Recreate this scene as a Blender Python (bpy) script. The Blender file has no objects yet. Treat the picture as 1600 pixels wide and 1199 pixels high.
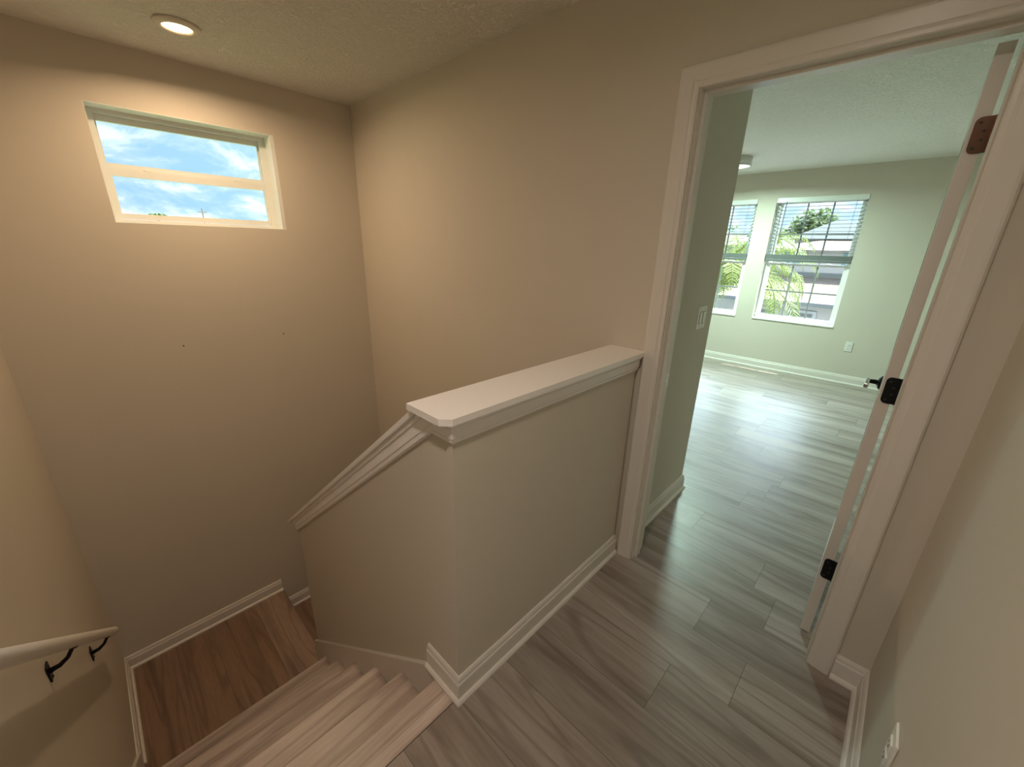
import bpy, bmesh, math, random
from mathutils import Vector, Matrix
random.seed(7)
C = bpy.context.scene.collection
S = bpy.context.scene

# ------------------------------------------------------------------ camera
cam = bpy.data.cameras.new('camera')
cam.sensor_width = 36.0
cam.lens = 36.0 * 628.84 / 1600
cam.clip_start = 0.02; cam.clip_end = 400
cam_o = bpy.data.objects.new('camera', cam); C.objects.link(cam_o)
right = Vector((0.69510, -0.71850, 0.02445)); down = Vector((-0.21677, -0.24190, -0.94578))
right.normalize(); fwd = right.cross(down).normalized(); down = fwd.cross(right).normalized()
m = Matrix((right, -down, -fwd)).transposed().to_4x4()
m.translation = Vector((-0.601, -0.7878, 1.5033))
cam_o.matrix_world = m
S.camera = cam_o

# ------------------------------------------------------------------ view
S.view_settings.view_transform = 'Standard'
S.view_settings.look = 'None'
S.view_settings.gamma = 1.0
S.view_settings.use_curve_mapping = False
S.view_settings.exposure = 0.0
S.cycles.max_bounces = 14
S.cycles.diffuse_bounces = 8
S.cycles.transparent_max_bounces = 16
S.cycles.sample_clamp_indirect = 6.0

# ------------------------------------------------------------------ light levels (all in one place)
SKY_LOW = 0.88        # radiance of the sky near the horizon
SKY_HIGH = 26.0        # radiance of the bright overcast overhead
SUN = 16.0
STAIR_LAMP = 14.5
ROOM_LAMP = 78.0
LOFT_FILL_LAMP = 8.0  # unseen loft light, added as neutral fill
HALL_FILL_LAMP = 13.0  # unseen hall light, added as fill

# ------------------------------------------------------------------ world: bright broken cloud
W = bpy.data.worlds.new('sky'); S.world = W; W.use_nodes = True
nt = W.node_tree; N = nt.nodes; L = nt.links; N.clear()
def wn(t, **k):
    n = N.new(t)
    for a, b in k.items(): setattr(n, a, b)
    return n
out = wn('ShaderNodeOutputWorld'); bg = wn('ShaderNodeBackground')
tc = wn('ShaderNodeTexCoord'); sep = wn('ShaderNodeSeparateXYZ')
L.new(tc.outputs['Generated'], sep.inputs[0])
mp = wn('ShaderNodeMapping'); mp.inputs['Scale'].default_value = (1.0, 1.0, 2.3); mp.inputs['Location'].default_value = (0.9, 0.4, 0.75)
L.new(tc.outputs['Generated'], mp.inputs[0])
no = wn('ShaderNodeTexNoise'); no.inputs['Scale'].default_value = 7.5; no.inputs['Detail'].default_value = 9
no.inputs['Roughness'].default_value = 0.62; no.inputs['Distortion'].default_value = 0.35
L.new(mp.outputs[0], no.inputs['Vector'])
cr = wn('ShaderNodeValToRGB')
e = cr.color_ramp.elements
e[0].position = 0.38; e[0].color = (0.36, 0.60, 0.84, 1)
e[1].position = 0.62; e[1].color = (0.96, 1.00, 1.28, 1)
k = e.new(0.46); k.color = (0.50, 0.70, 0.90, 1)
k = e.new(0.53); k.color = (0.82, 0.93, 1.04, 1)
L.new(no.outputs['Fac'], cr.inputs[0])
mr = wn('ShaderNodeMapRange'); mr.interpolation_type = 'SMOOTHSTEP'
mr.inputs['From Min'].default_value = 0.20; mr.inputs['From Max'].default_value = 0.5
mr.inputs['To Min'].default_value = SKY_LOW; mr.inputs['To Max'].default_value = SKY_HIGH
L.new(sep.outputs['Z'], mr.inputs['Value'])
# the glare of the veiled sun fills the +x half of the sky
hx = wn('ShaderNodeVectorMath'); hx.operation = 'MULTIPLY'; hx.inputs[1].default_value = (1, 1, 0); L.new(tc.outputs['Generated'], hx.inputs[0])
hn = wn('ShaderNodeVectorMath'); hn.operation = 'NORMALIZE'; L.new(hx.outputs[0], hn.inputs[0])
hs_ = wn('ShaderNodeSeparateXYZ'); L.new(hn.outputs[0], hs_.inputs[0])
az = wn('ShaderNodeMapRange'); az.interpolation_type = 'SMOOTHSTEP'
az.inputs['From Min'].default_value = -0.7; az.inputs['From Max'].default_value = 0.6
az.inputs['To Min'].default_value = 0.12; az.inputs['To Max'].default_value = 1.0
L.new(hs_.outputs['X'], az.inputs['Value'])
mr.inputs['To Min'].default_value = 0.0; mr.inputs['To Max'].default_value = SKY_HIGH - SKY_LOW
hi = wn('ShaderNodeMapRange'); hi.interpolation_type = 'SMOOTHSTEP'     # the glare band thins out towards the zenith
hi.inputs['From Min'].default_value = 0.55; hi.inputs['From Max'].default_value = 0.9
hi.inputs['To Min'].default_value = 1.0; hi.inputs['To Max'].default_value = 0.22
L.new(sep.outputs['Z'], hi.inputs['Value'])
g0 = wn('ShaderNodeMath'); g0.operation = 'MULTIPLY'; L.new(mr.outputs[0], g0.inputs[0]); L.new(hi.outputs[0], g0.inputs[1])
lo_ = wn('ShaderNodeMapRange'); lo_.inputs['From Min'].default_value = 0.0; lo_.inputs['From Max'].default_value = 1.0
lo_.inputs['To Min'].default_value = SKY_LOW; lo_.inputs['To Max'].default_value = SKY_LOW*1.9; L.new(az.outputs[0], lo_.inputs['Value'])
gm = wn('ShaderNodeMath'); gm.operation = 'MULTIPLY_ADD'
L.new(g0.outputs[0], gm.inputs[0]); L.new(az.outputs[0], gm.inputs[1]); L.new(lo_.outputs[0], gm.inputs[2])
L.new(cr.outputs[0], bg.inputs['Color']); L.new(gm.outputs[0], bg.inputs['Strength'])
L.new(bg.outputs[0], out.inputs['Surface'])

# ------------------------------------------------------------------ sun
sd = bpy.data.lights.new('sun', 'SUN'); sd.energy = SUN; sd.angle = math.radians(0.6); sd.color = (1.0, 0.95, 0.86)
so = bpy.data.objects.new('sun', sd); C.objects.link(so)
so.rotation_euler = Vector((-0.20, 0.20, -1.0)).to_track_quat('-Z', 'Y').to_euler()
so.location = (8, -3, 12)

# ------------------------------------------------------------------ materials
def mat(name):
    M = bpy.data.materials.new(name); M.use_nodes = True
    t = M.node_tree; p = t.nodes['Principled BSDF']
    return M, t, p
def mix_rgb(t, fac, a, b):
    n = t.nodes.new('ShaderNodeMix'); n.data_type = 'RGBA'
    for s_, v in ((0, fac), (6, a), (7, b)):
        if hasattr(v, 'links') or hasattr(v, 'is_output'): t.links.new(v, n.inputs[s_])
        else: n.inputs[s_].default_value = v
    return n.outputs[2]
def bump(t, p, src, strength, dist):
    b = t.nodes.new('ShaderNodeBump'); b.inputs['Strength'].default_value = strength; b.inputs['Distance'].default_value = dist
    t.links.new(src, b.inputs['Height']); t.links.new(b.outputs[0], p.inputs['Normal'])
def noise(t, scale, detail=3, rough=.5, vec=None, dist=0):
    n = t.nodes.new('ShaderNodeTexNoise'); n.inputs['Scale'].default_value = scale
    n.inputs['Detail'].default_value = detail; n.inputs['Roughness'].default_value = rough; n.inputs['Distortion'].default_value = dist
    if vec is None:
        c = t.nodes.new('ShaderNodeTexCoord'); vec = c.outputs['Object']
    t.links.new(vec, n.inputs['Vector'])
    return n.outputs['Fac']
def plain(name, col, rough=.5, metal=0, bumps=None, vary=0.0):
    M, t, p = mat(name)
    p.inputs['Roughness'].default_value = rough; p.inputs['Metallic'].default_value = metal
    c = (*col, 1)
    if vary:
        f = noise(t, 3.0, 4)
        d = tuple(v * (1 - vary) for v in col) + (1,)
        t.links.new(mix_rgb(t, f, c, d), p.inputs['Base Color'])
    else: p.inputs['Base Color'].default_value = c
    if bumps: bump(t, p, noise(t, bumps[0], 3, .6), bumps[1], bumps[2])
    return M
wall_m = plain('wall_paint', (0.61, 0.562, 0.475), .75, bumps=(260, .35, .0006), vary=.04)
def ceiling_mat():
    M, t, p = mat('knockdown_ceiling')
    p.inputs['Base Color'].default_value = (0.82, 0.80, 0.74, 1); p.inputs['Roughness'].default_value = .85
    f = noise(t, 62, 4, .62, dist=.8)
    r = t.nodes.new('ShaderNodeValToRGB'); r.color_ramp.elements[0].position = .46; r.color_ramp.elements[1].position = .60
    t.links.new(f, r.inputs[0]); bump(t, p, r.outputs[0], 1.0, .0035)
    return M
ceil_m = ceiling_mat()
trim_m = plain('white_trim', (0.72, 0.68, 0.62), .32, bumps=(60, .05, .0005), vary=.03)
cap_m = plain('cap_paint', (0.88, 0.85, 0.82), .22, vary=.03)
frame_m = plain('white_vinyl', (0.78, 0.80, 0.76), .3)
black_m = plain('black_metal', (0.012, 0.011, 0.011), .35, .6)
rail_m = plain('rail_paint', (0.80, 0.77, 0.72), .3)
plate_m = plain('white_plastic', (0.76, 0.75, 0.70), .3)
slot_m = plain('dark_slot', (0.03, 0.03, 0.03), .6)
slat_shaded_m = plain('blind_slat_shaded', (0.13, 0.14, 0.135), .5)  # backlit shade of the white slats put into their colour
grille_shaded_m = plain('window_grille_shaded', (0.22, 0.23, 0.22), .5)  # darker than the frames: backlit shade put into the muntin colour
nickel_m = plain('satin_nickel', (0.55, 0.54, 0.51), .22, 1.0)
copper_m = plain('bronze_hinge', (0.21, 0.115, 0.08), .2, 1.0, vary=.5)
gap_m = plain('plank_core', (0.085, 0.07, 0.06), .9)
concrete_m = plain('concrete', (0.50, 0.49, 0.46), .9, vary=.15)
stucco_m = plain('white_stucco', (0.50, 0.47, 0.46), .9, vary=.05)
shing_m = plain('grey_shingle', (0.10, 0.115, 0.12), .9, vary=.25)
fascia_m = plain('fascia', (0.16, 0.165, 0.17), .7)
bark_m = plain('bark', (0.16, 0.12, 0.085), .9, bumps=(30, .6, .01), vary=.4)
asphalt_m = plain('asphalt', (0.12, 0.12, 0.12), .9, vary=.1)
garage_m = plain('garage_panel', (0.48, 0.48, 0.50), .6)
pane_far_m = plain('dark_pane', (0.16, 0.30, 0.32), .1)
car_m = plain('blue_car_paint', (0.10, 0.25, 0.62), .25)
tyre_m = plain('tyre_rubber', (0.02, 0.02, 0.02), .8)
def tile_mat():
    M, t, p = mat('roof_tile')
    c = t.nodes.new('ShaderNodeTexCoord')
    b = t.nodes.new('ShaderNodeTexBrick'); b.inputs['Scale'].default_value = 2.4
    b.inputs['Color1'].default_value = (.18, .145, .13, 1); b.inputs['Color2'].default_value = (.24, .195, .18, 1)
    b.inputs['Mortar'].default_value = (.12, .09, .08, 1); b.inputs['Mortar Size'].default_value = .035
    sw = t.nodes.new('ShaderNodeMapping'); sw.inputs['Rotation'].default_value = (0, 0, math.pi / 2)
    t.links.new(c.outputs['Object'], sw.inputs[0]); t.links.new(sw.outputs[0], b.inputs['Vector'])
    t.links.new(b.outputs['Color'], p.inputs['Base Color']); p.inputs['Roughness'].default_value = .85
    return M
tile_m = tile_mat()
def leaf_mat(name, a, b):
    M, t, p = mat(name)
    f = noise(t, 9.0, 3)
    t.links.new(mix_rgb(t, f, (*a, 1), (*b, 1)), p.inputs['Base Color'])
    p.inputs['Roughness'].default_value = .55
    tr = t.nodes.new('ShaderNodeBsdfTranslucent'); mx = t.nodes.new('ShaderNodeMixShader'); mx.inputs[0].default_value = .4
    t.links.new(mix_rgb(t, f, (*a, 1), (*b, 1)), tr.inputs['Color'])
    t.links.new(p.outputs[0], mx.inputs[1]); t.links.new(tr.outputs[0], mx.inputs[2])
    o = [n for n in t.nodes if n.type == 'OUTPUT_MATERIAL'][0]; t.links.new(mx.outputs[0], o.inputs['Surface'])
    return M
palm_m = leaf_mat('palm_leaf', (.10, .15, .02), (.20, .24, .05))
tree_m = leaf_mat('tree_leaf', (.06, .11, .03), (.14, .20, .06))
lawn_m = plain('lawn', (0.07, 0.11, 0.03), .95, vary=.3)
def glass_mat():
    M, t, p = mat('window_glass'); t.nodes.remove(p)
    tr = t.nodes.new('ShaderNodeBsdfTransparent'); tr.inputs[0].default_value = (.95, .98, .965, 1)
    gl = t.nodes.new('ShaderNodeBsdfGlossy'); gl.inputs['Roughness'].default_value = .02
    mx = t.nodes.new('ShaderNodeMixShader'); mx.inputs[0].default_value = .06
    o = [n for n in t.nodes if n.type == 'OUTPUT_MATERIAL'][0]
    t.links.new(tr.outputs[0], mx.inputs[1]); t.links.new(gl.outputs[0], mx.inputs[2]); t.links.new(mx.outputs[0], o.inputs['Surface'])
    return M
glass_m = glass_mat()
def emit_mat(name, col, s):
    M, t, p = mat(name); p.inputs['Base Color'].default_value = (*col, 1)
    p.inputs['Emission Color'].default_value = (*col, 1); p.inputs['Emission Strength'].default_value = s
    return M
def wood_mat(name, axis, tint=(1, 1, 1), bright=1.0):
    """vinyl oak plank; axis = direction of the grain; 'plank' attribute = one random number per board"""
    M, t, p = mat(name); nd = t.nodes; lk = t.links
    c = nd.new('ShaderNodeTexCoord'); at = nd.new('ShaderNodeAttribute'); at.attribute_name = 'plank'
    sc = nd.new('ShaderNodeMapping')
    sc.inputs['Scale'].default_value = (1.0, .085, 1) if axis == 'Y' else (.085, 1.0, 1)
    lk.new(c.outputs['Object'], sc.inputs[0])
    mul = nd.new('ShaderNodeMath'); mul.operation = 'MULTIPLY'; mul.inputs[1].default_value = 37.0; lk.new(at.outputs['Fac'], mul.inputs[0])
    cb = nd.new('ShaderNodeCombineXYZ'); lk.new(mul.outputs[0], cb.inputs[0]); lk.new(mul.outputs[0], cb.inputs[1]); lk.new(mul.outputs[0], cb.inputs[2])
    ad = nd.new('ShaderNodeVectorMath'); ad.operation = 'ADD'; lk.new(sc.outputs[0], ad.inputs[0]); lk.new(cb.outputs[0], ad.inputs[1])
    f1 = noise(t, 9, 4, .55, ad.outputs[0], .8)       # broad figure
    f2 = noise(t, 95, 4, .6, ad.outputs[0], .2)        # fine pores
    # cathedral rings
    wv = nd.new('ShaderNodeMath'); wv.operation = 'MULTIPLY'; wv.inputs[1].default_value = 52.0
    f0 = noise(t, 4.2, 2, .45, ad.outputs[0], .25); lk.new(f0, wv.inputs[0])
    fr = nd.new('ShaderNodeMath'); fr.operation = 'SINE'; lk.new(wv.outputs[0], fr.inputs[0])
    rr = nd.new('ShaderNodeMapRange'); rr.inputs['From Min'].default_value = .72; rr.inputs['From Max'].default_value = 1.0; lk.new(fr.outputs[0], rr.inputs['Value'])
    def T(v): return tuple(bright * a * b for a, b in zip(v, tint)) + (1,)
    r = nd.new('ShaderNodeValToRGB'); el = r.color_ramp.elements
    el[0].position = .30; el[0].color = T((.20, .162, .135)); el[1].position = .72; el[1].color = T((.41, .36, .32))
    kk = el.new(.5); kk.color = T((.335, .285, .245))
    lk.new(f1, r.inputs[0])
    c1 = mix_rgb(t, rr.outputs[0], r.outputs[0], T((.20, .155, .125)))
    mm = nd.new('ShaderNodeMath'); mm.operation = 'MULTIPLY'; mm.inputs[1].default_value = .42; lk.new(rr.outputs[0], mm.inputs[0])
    c1 = mix_rgb(t, mm.outputs[0], r.outputs[0], T((.15, .115, .095)))
    c2n = nd.new('ShaderNodeMix'); c2n.data_type = 'RGBA'; c2n.blend_type = 'MULTIPLY'; c2n.inputs[0].default_value = .35
    lk.new(c1, c2n.inputs[6])
    r2 = nd.new('ShaderNodeValToRGB'); r2.color_ramp.elements[0].position = .35; r2.color_ramp.elements[0].color = (.62, .6, .58, 1); r2.color_ramp.elements[1].position = .6
    lk.new(f2, r2.inputs[0]); lk.new(r2.outputs[0], c2n.inputs[7])
    hs = nd.new('ShaderNodeHueSaturation')
    vr = nd.new('ShaderNodeMapRange'); vr.inputs['To Min'].default_value = .90; vr.inputs['To Max'].default_value = 1.10; lk.new(at.outputs['Fac'], vr.inputs['Value'])
    lk.new(vr.outputs[0], hs.inputs['Value']); lk.new(c2n.outputs[2], hs.inputs['Color'])
    lk.new(hs.outputs[0], p.inputs['Base Color'])
    rg = nd.new('ShaderNodeMapRange'); rg.inputs['To Min'].default_value = .30; rg.inputs['To Max'].default_value = .46; lk.new(f1, rg.inputs['Value'])
    lk.new(rg.outputs[0], p.inputs['Roughness'])
    bump(t, p, f2, .12, .0006)
    return M
floor_m = wood_mat('vinyl_plank', 'Y')
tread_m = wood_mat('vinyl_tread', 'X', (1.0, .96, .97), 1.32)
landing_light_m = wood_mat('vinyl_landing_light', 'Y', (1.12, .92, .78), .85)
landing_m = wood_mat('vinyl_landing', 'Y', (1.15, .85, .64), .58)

# ------------------------------------------------------------------ mesh helpers
def link(name, bm, m, parent=None, smooth=False):
    me = bpy.data.meshes.new(name)
    bmesh.ops.recalc_face_normals(bm, faces=bm.faces)
    bm.to_mesh(me); bm.free()
    if m: me.materials.append(m)
    if smooth:
        for p in me.polygons: p.use_smooth = True
    o = bpy.data.objects.new(name, me); C.objects.link(o)
    if parent: o.parent = parent
    return o
def box(bm, x0, x1, y0, y1, z0, z1, bev=0):
    x0, x1 = sorted((x0, x1)); y0, y1 = sorted((y0, y1)); z0, z1 = sorted((z0, z1))
    if bev:
        t = bmesh.new(); box(t, x0, x1, y0, y1, z0, z1)
        bmesh.ops.bevel(t, geom=list(t.edges), offset=bev, segments=2, affect='EDGES', profile=.5)
        merge(bm, t); return
    v = [bm.verts.new(p) for p in ((x0,y0,z0),(x1,y0,z0),(x1,y1,z0),(x0,y1,z0),(x0,y0,z1),(x1,y0,z1),(x1,y1,z1),(x0,y1,z1))]
    for f in ((0,3,2,1),(4,5,6,7),(0,1,5,4),(1,2,6,5),(2,3,7,6),(3,0,4,7)): bm.faces.new([v[i] for i in f])
def merge(bm, t):
    mp_ = {v: bm.verts.new(v.co) for v in t.verts}
    for f in t.faces: bm.faces.new([mp_[v] for v in f.verts])
    t.free()
def prism(bm, pts, f0, f1):
    """pts 2D polygon; f0/f1 map (a,b)->3D for the two end planes"""
    a = [bm.verts.new(f0(*p)) for p in pts]; b = [bm.verts.new(f1(*p)) for p in pts]; n = len(pts)
    bm.faces.new(a); bm.faces.new(b[::-1])
    for i in range(n): bm.faces.new((a[i], b[i], b[(i+1)%n], a[(i+1)%n]))
def prism_x(bm, pts, x0, x1): prism(bm, pts, lambda a, b: (x0, a, b), lambda a, b: (x1, a, b))
def prism_z(bm, pts, z0, z1): prism(bm, pts, lambda a, b: (a, b, z0), lambda a, b: (a, b, z1))
def sweep(bm, path, prof, Nn, closed_ends=True):
    """mitred sweep; prof (a,b): a along Nn x tangent, b along Nn"""
    P = [Vector(p) for p in path]; Nn = Vector(Nn).normalized(); rows = []
    for i, p in enumerate(P):
        ts = []
        if i > 0: ts.append((P[i]-P[i-1]).normalized())
        if i < len(P)-1: ts.append((P[i+1]-P[i]).normalized())
        ss = [Nn.cross(t).normalized() for t in ts]
        if len(ss) == 2:
            s = (ss[0]+ss[1]); s = s / (s.length_squared/2) if s.length > 1e-6 else ss[0]
        else: s = ss[0]
        rows.append([bm.verts.new(p + s*a + Nn*b) for a, b in prof])
    n = len(prof)
    for r0, r1 in zip(rows, rows[1:]):
        for j in range(n): bm.faces.new((r0[j], r0[(j+1)%n], r1[(j+1)%n], r1[j]))
    bm.faces.new(rows[0][::-1]); bm.faces.new(rows[-1])
def tube(bm, pts, rad, seg=12, cap=True):
    P = [Vector(p) for p in pts]; rs = rad if isinstance(rad, (list, tuple)) else [rad]*len(P); rows = []
    up = None
    for i, p in enumerate(P):
        t = ((P[min(i+1, len(P)-1)] - P[max(i-1, 0)])).normalized()
        if up is None: up = t.orthogonal().normalized()
        u = (up - t*up.dot(t)).normalized(); up = u; w = t.cross(u)
        rows.append([bm.verts.new(p + (u*math.cos(a)+w*math.sin(a))*rs[i]) for a in [2*math.pi*k/seg for k in range(seg)]])
    for r0, r1 in zip(rows, rows[1:]):
        for j in range(seg): bm.faces.new((r0[j], r0[(j+1)%seg], r1[(j+1)%seg], r1[j]))
    if cap: bm.faces.new(rows[0][::-1]); bm.faces.new(rows[-1])
def lathe(bm, prof, cx, cy, cz, seg=48, axis='Z', closed=False):
    rows = []
    for r, h in prof:
        row = []
        for k in range(seg):
            a = 2*math.pi*k/seg; u, w = r*math.cos(a), r*math.sin(a)
            row.append(bm.verts.new({'Z': (cx+u, cy+w, cz+h), 'Y': (cx+u, cy+h, cz+w), 'X': (cx+h, cy+u, cz+w)}[axis]))
        rows.append(row)
    for r0, r1 in zip(rows, rows[1:]):
        for j in range(seg): bm.faces.new((r0[j], r0[(j+1)%seg], r1[(j+1)%seg], r1[j]))
    bm.faces.new(rows[0][::-1]); bm.faces.new(rows[-1])
def tag(o, label=None, cat=None, group=None, kind=None):
    if label: o['label'] = label
    if cat: o['category'] = cat
    if group: o['group'] = group
    if kind: o['kind'] = kind
    return o
def struct(name, bm, m, smooth=False): return tag(link(name, bm, m, None, smooth), kind='structure')
def empty(name, loc):
    o = bpy.data.objects.new(name, None); o.empty_display_size = .05; C.objects.link(o); o.location = loc
    return o
def part(name, bm, m, parent, smooth=False):
    """bm is in world coordinates; becomes a child, re-expressed in the parent's space"""
    p = parent; off = Vector((0, 0, 0))
    while p is not None: off += p.location; p = p.parent
    bmesh.ops.translate(bm, verts=bm.verts, vec=-off)
    return link(name, bm, m, parent, smooth)
def wall_grid(bm, axis, c0, c1, us, zs, holes):
    """solid wall slab with rectangular openings. axis='X': plane x=c0..c1, u=y ; axis='Y': plane y=c0..c1, u=x"""
    us = sorted(us); zs = sorted(zs)
    def hole(i, j):
        if i < 0 or j < 0 or i >= len(us)-1 or j >= len(zs)-1: return True
        um, zm = (us[i]+us[i+1])/2, (zs[j]+zs[j+1])/2
        return any(h[0] < um < h[1] and h[2] < zm < h[3] for h in holes)
    vs = {}
    def V(u, z, c):
        k_ = (round(u, 5), round(z, 5), round(c, 5))
        if k_ not in vs: vs[k_] = bm.verts.new((c, u, z) if axis == 'X' else (u, c, z))
        return vs[k_]
    for i in range(len(us)-1):
        for j in range(len(zs)-1):
            if hole(i, j): continue
            a, b, p, q = us[i], us[i+1], zs[j], zs[j+1]
            bm.faces.new((V(a,p,c0), V(b,p,c0), V(b,q,c0), V(a,q,c0)))
            bm.faces.new((V(a,p,c1), V(a,q,c1), V(b,q,c1), V(b,p,c1)))
            if hole(i-1, j): bm.faces.new((V(a,p,c0), V(a,q,c0), V(a,q,c1), V(a,p,c1)))
            if hole(i+1, j): bm.faces.new((V(b,p,c0), V(b,p,c1), V(b,q,c1), V(b,q,c0)))
            if hole(i, j-1): bm.faces.new((V(a,p,c0), V(a,p,c1), V(b,p,c1), V(b,p,c0)))
            if hole(i, j+1): bm.faces.new((V(a,q,c0), V(b,q,c0), V(b,q,c1), V(a,q,c1)))

# ------------------------------------------------------------------ dimensions (metres, upper floor at z=0)
XB = 1.043; XB2 = 1.158          # wall with the doorway
XL = -0.971                      # handrail wall
YA = 2.495                       # stair window wall
YR = -1.017                      # right hall wall
ZC = 2.447                       # ceiling
YJ, YJ2, DH = -0.0944, -0.8507, 2.04   # casing inner edges, head
XF = 5.63; XS = 1.87; YW = -0.008
LOFT_X, LOFT_Y = -4.6, 3.0
ROOM_Y0, ROOM_Y1 = -1.35, 3.6
BOT = -2.75
RISE, GO, NY = 0.2275, 0.265, 0.115
ZLAND = -6*RISE

# ------------------------------------------------------------------ shell
bm = bmesh.new(); wall_grid(bm, 'Y', YA, YA+.20, [XL-.115, -.405, .485, XB2], [BOT, 1.571, 2.158, ZC], [(-.405, .485, 1.571, 2.158)])
struct('wall_stair_window', bm, wall_m)
bm = bmesh.new(); wall_grid(bm, 'X', XB, XB2, [YR-.115, YJ2+.004, YJ-.004, YA], [BOT, -.02, DH+.004, ZC], [(YJ2+.004, YJ-.004, -.02, DH+.004)])
struct('wall_doorway', bm, wall_m)
bm = bmesh.new(); box(bm, XL-.115, XL, 0.0, YA, BOT, ZC); struct('wall_handrail', bm, wall_m)
bm = bmesh.new(); box(bm, LOFT_X, XB, YR-.115, YR, -.25, ZC); struct('wall_hall_right', bm, wall_m)
# unseen loft added behind the camera; its windows let daylight into the hall
bm = bmesh.new(); wall_grid(bm, 'X', LOFT_X-.2, LOFT_X, [YR-.115, -.5, .7, 1.2, 2.4, LOFT_Y], [-.25, .65, 2.14, ZC], [(-.5, .7, .65, 2.14), (1.2, 2.4, .65, 2.14)])
struct('wall_loft_back', bm, wall_m)
bm = bmesh.new(); box(bm, LOFT_X-.2, XL-.115, LOFT_Y, LOFT_Y+.12, -.25, ZC); struct('wall_loft_left', bm, wall_m)
bm = bmesh.new(); box(bm, XL-.235, XL-.115, YA, LOFT_Y, -.25, ZC); struct('wall_loft_side', bm, wall_m)
# bedroom
W1 = (-.235, .66); W2 = (.8715, 1.7665); W3 = (2.35, 3.245); WZ = (.648, 2.143)  # the third opening is an unseen addition for daylight
bm = bmesh.new(); wall_grid(bm, 'X', XF, XF+.20, [ROOM_Y0-.115, *W1, *W2, *W3, ROOM_Y1], [-.25, *WZ, ZC], [(*w, *WZ) for w in (W1, W2, W3)])
struct('wall_bedroom_window', bm, wall_m)
bm = bmesh.new(); box(bm, XB2, XF, ROOM_Y0-.115, ROOM_Y0, -.25, ZC); struct('wall_bedroom_right', bm, wall_m)
bm = bmesh.new(); box(bm, XB2, XS, YW, YW+.115, -.25, ZC); struct('wall_bedroom_closet', bm, wall_m)
bm = bmesh.new(); box(bm, XS-.115, XS, YW+.115, ROOM_Y1, -.25, ZC); struct('wall_bedroom_left', bm, wall_m)
bm = bmesh.new(); wall_grid(bm, 'Y', ROOM_Y1, ROOM_Y1+.2, [XS-.115, 2.5, 3.4, 4.0, 4.9, XF+.2], [-.25, .65, 2.14, ZC], [(2.5, 3.4, .65, 2.14), (4.0, 4.9, .65, 2.14)])  # both openings added out of view to bring in daylight
struct('wall_bedroom_far_left', bm, wall_m)
bm = bmesh.new(); box(bm, LOFT_X-.2, XF+.2, ROOM_Y0-.12, ROOM_Y1+.2, ZC, ZC+.2); struct('ceiling', bm, ceil_m)
# roof slab soffit ends flush with the walls
# half wall (guard) and sloped knee wall
GT = 1.059; 
bm = bmesh.new(); box(bm, 0, XB-.022, 0, .115, BOT, GT); struct('wall_guard', bm, wall_m)
SL = -.8026
def capz(y): return 1.049 + (y-.158)*SL       # top surface of the sloped cap
bm = bmesh.new(); prism_x(bm, [(.115, BOT), (1.60, BOT), (1.60, capz(1.60)-.024), (.115, capz(.115)-.024)], 0, .115)
struct('wall_stair_knee', bm, wall_m)

# ------------------------------------------------------------------ floors: planks along Y
def planks(name, regions, parent=None, m=floor_m, z=0, axis='Y', roww=.2165, x_off=.86, length=1.22, ends=None, z_base=-.25, gap=.0007):
    bm = bmesh.new(); lay = bm.loops.layers.float.new('plank')
    rnd = random.Random(11)
    ends = ends or {}
    x0g = min(r[0] for r in regions); x1g = max(r[1] for r in regions)
    k0 = math.floor((x0g-x_off)/roww); k1 = math.ceil((x1g-x_off)/roww)
    offs = {k: rnd.random()*length for k in range(-40, 60)}
    for k in range(k0, k1+1):
        base = ends.get(k, offs[k])
        for (rx0, rx1, ry0, ry1) in regions:
            a, b = max(rx0, x_off+k*roww), min(rx1, x_off+(k+1)*roww)
            if b-a < .004: continue
            j0 = math.floor((ry0-base)/length)
            y = base + j0*length; j = j0
            while y < ry1:
                c, d = max(ry0, y), min(ry1, y+length)
                if d-c > .004:
                    rv = random.Random(k*131+j*17+5).random()
                    g = gap
                    vs = [bm.verts.new(p) for p in ((a+g, c+g, z), (b-g, c+g, z), (b-g, d-g, z), (a+g, d-g, z))]
                    f = bm.faces.new(vs)
                    for l_ in f.loops: l_[lay] = rv
                    f.material_index = 0
                y += length; j += 1
    top = list(bm.faces)
    for (rx0, rx1, ry0, ry1) in regions:
        t = bmesh.new(); box(t, rx0, rx1, ry0, ry1, z_base, z-.0012)
        mp_ = {v: bm.verts.new(v.co) for v in t.verts}
        for f in t.faces:
            nf = bm.faces.new([mp_[v] for v in f.verts]); nf.material_index = 1
        t.free()
    me = bpy.data.meshes.new(name); bm.to_mesh(me); bm.free()
    me.materials.append(m); me.materials.append(gap_m)
    o = bpy.data.objects.new(name, me); C.objects.link(o)
    if parent: o.parent = parent
    return o
ends = {0: -.482, -2: -.4785, -3: .30, 3: -.227, 5: -.348, 7: -.477, 1: -.693, -1: -.686, 2: .62, 4: .41, 6: .78, 9: -.252, 11: -.11}
fl = planks('floor', [(LOFT_X, XL-.115, YR, LOFT_Y), (XL-.115, XB, YR, 0), (XB, XB2, YJ2+.004, YJ-.004),
                      (XB2, XS, ROOM_Y0, YW), (XS, XF, ROOM_Y0, ROOM_Y1)], ends=ends)
tag(fl, kind='structure')

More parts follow.
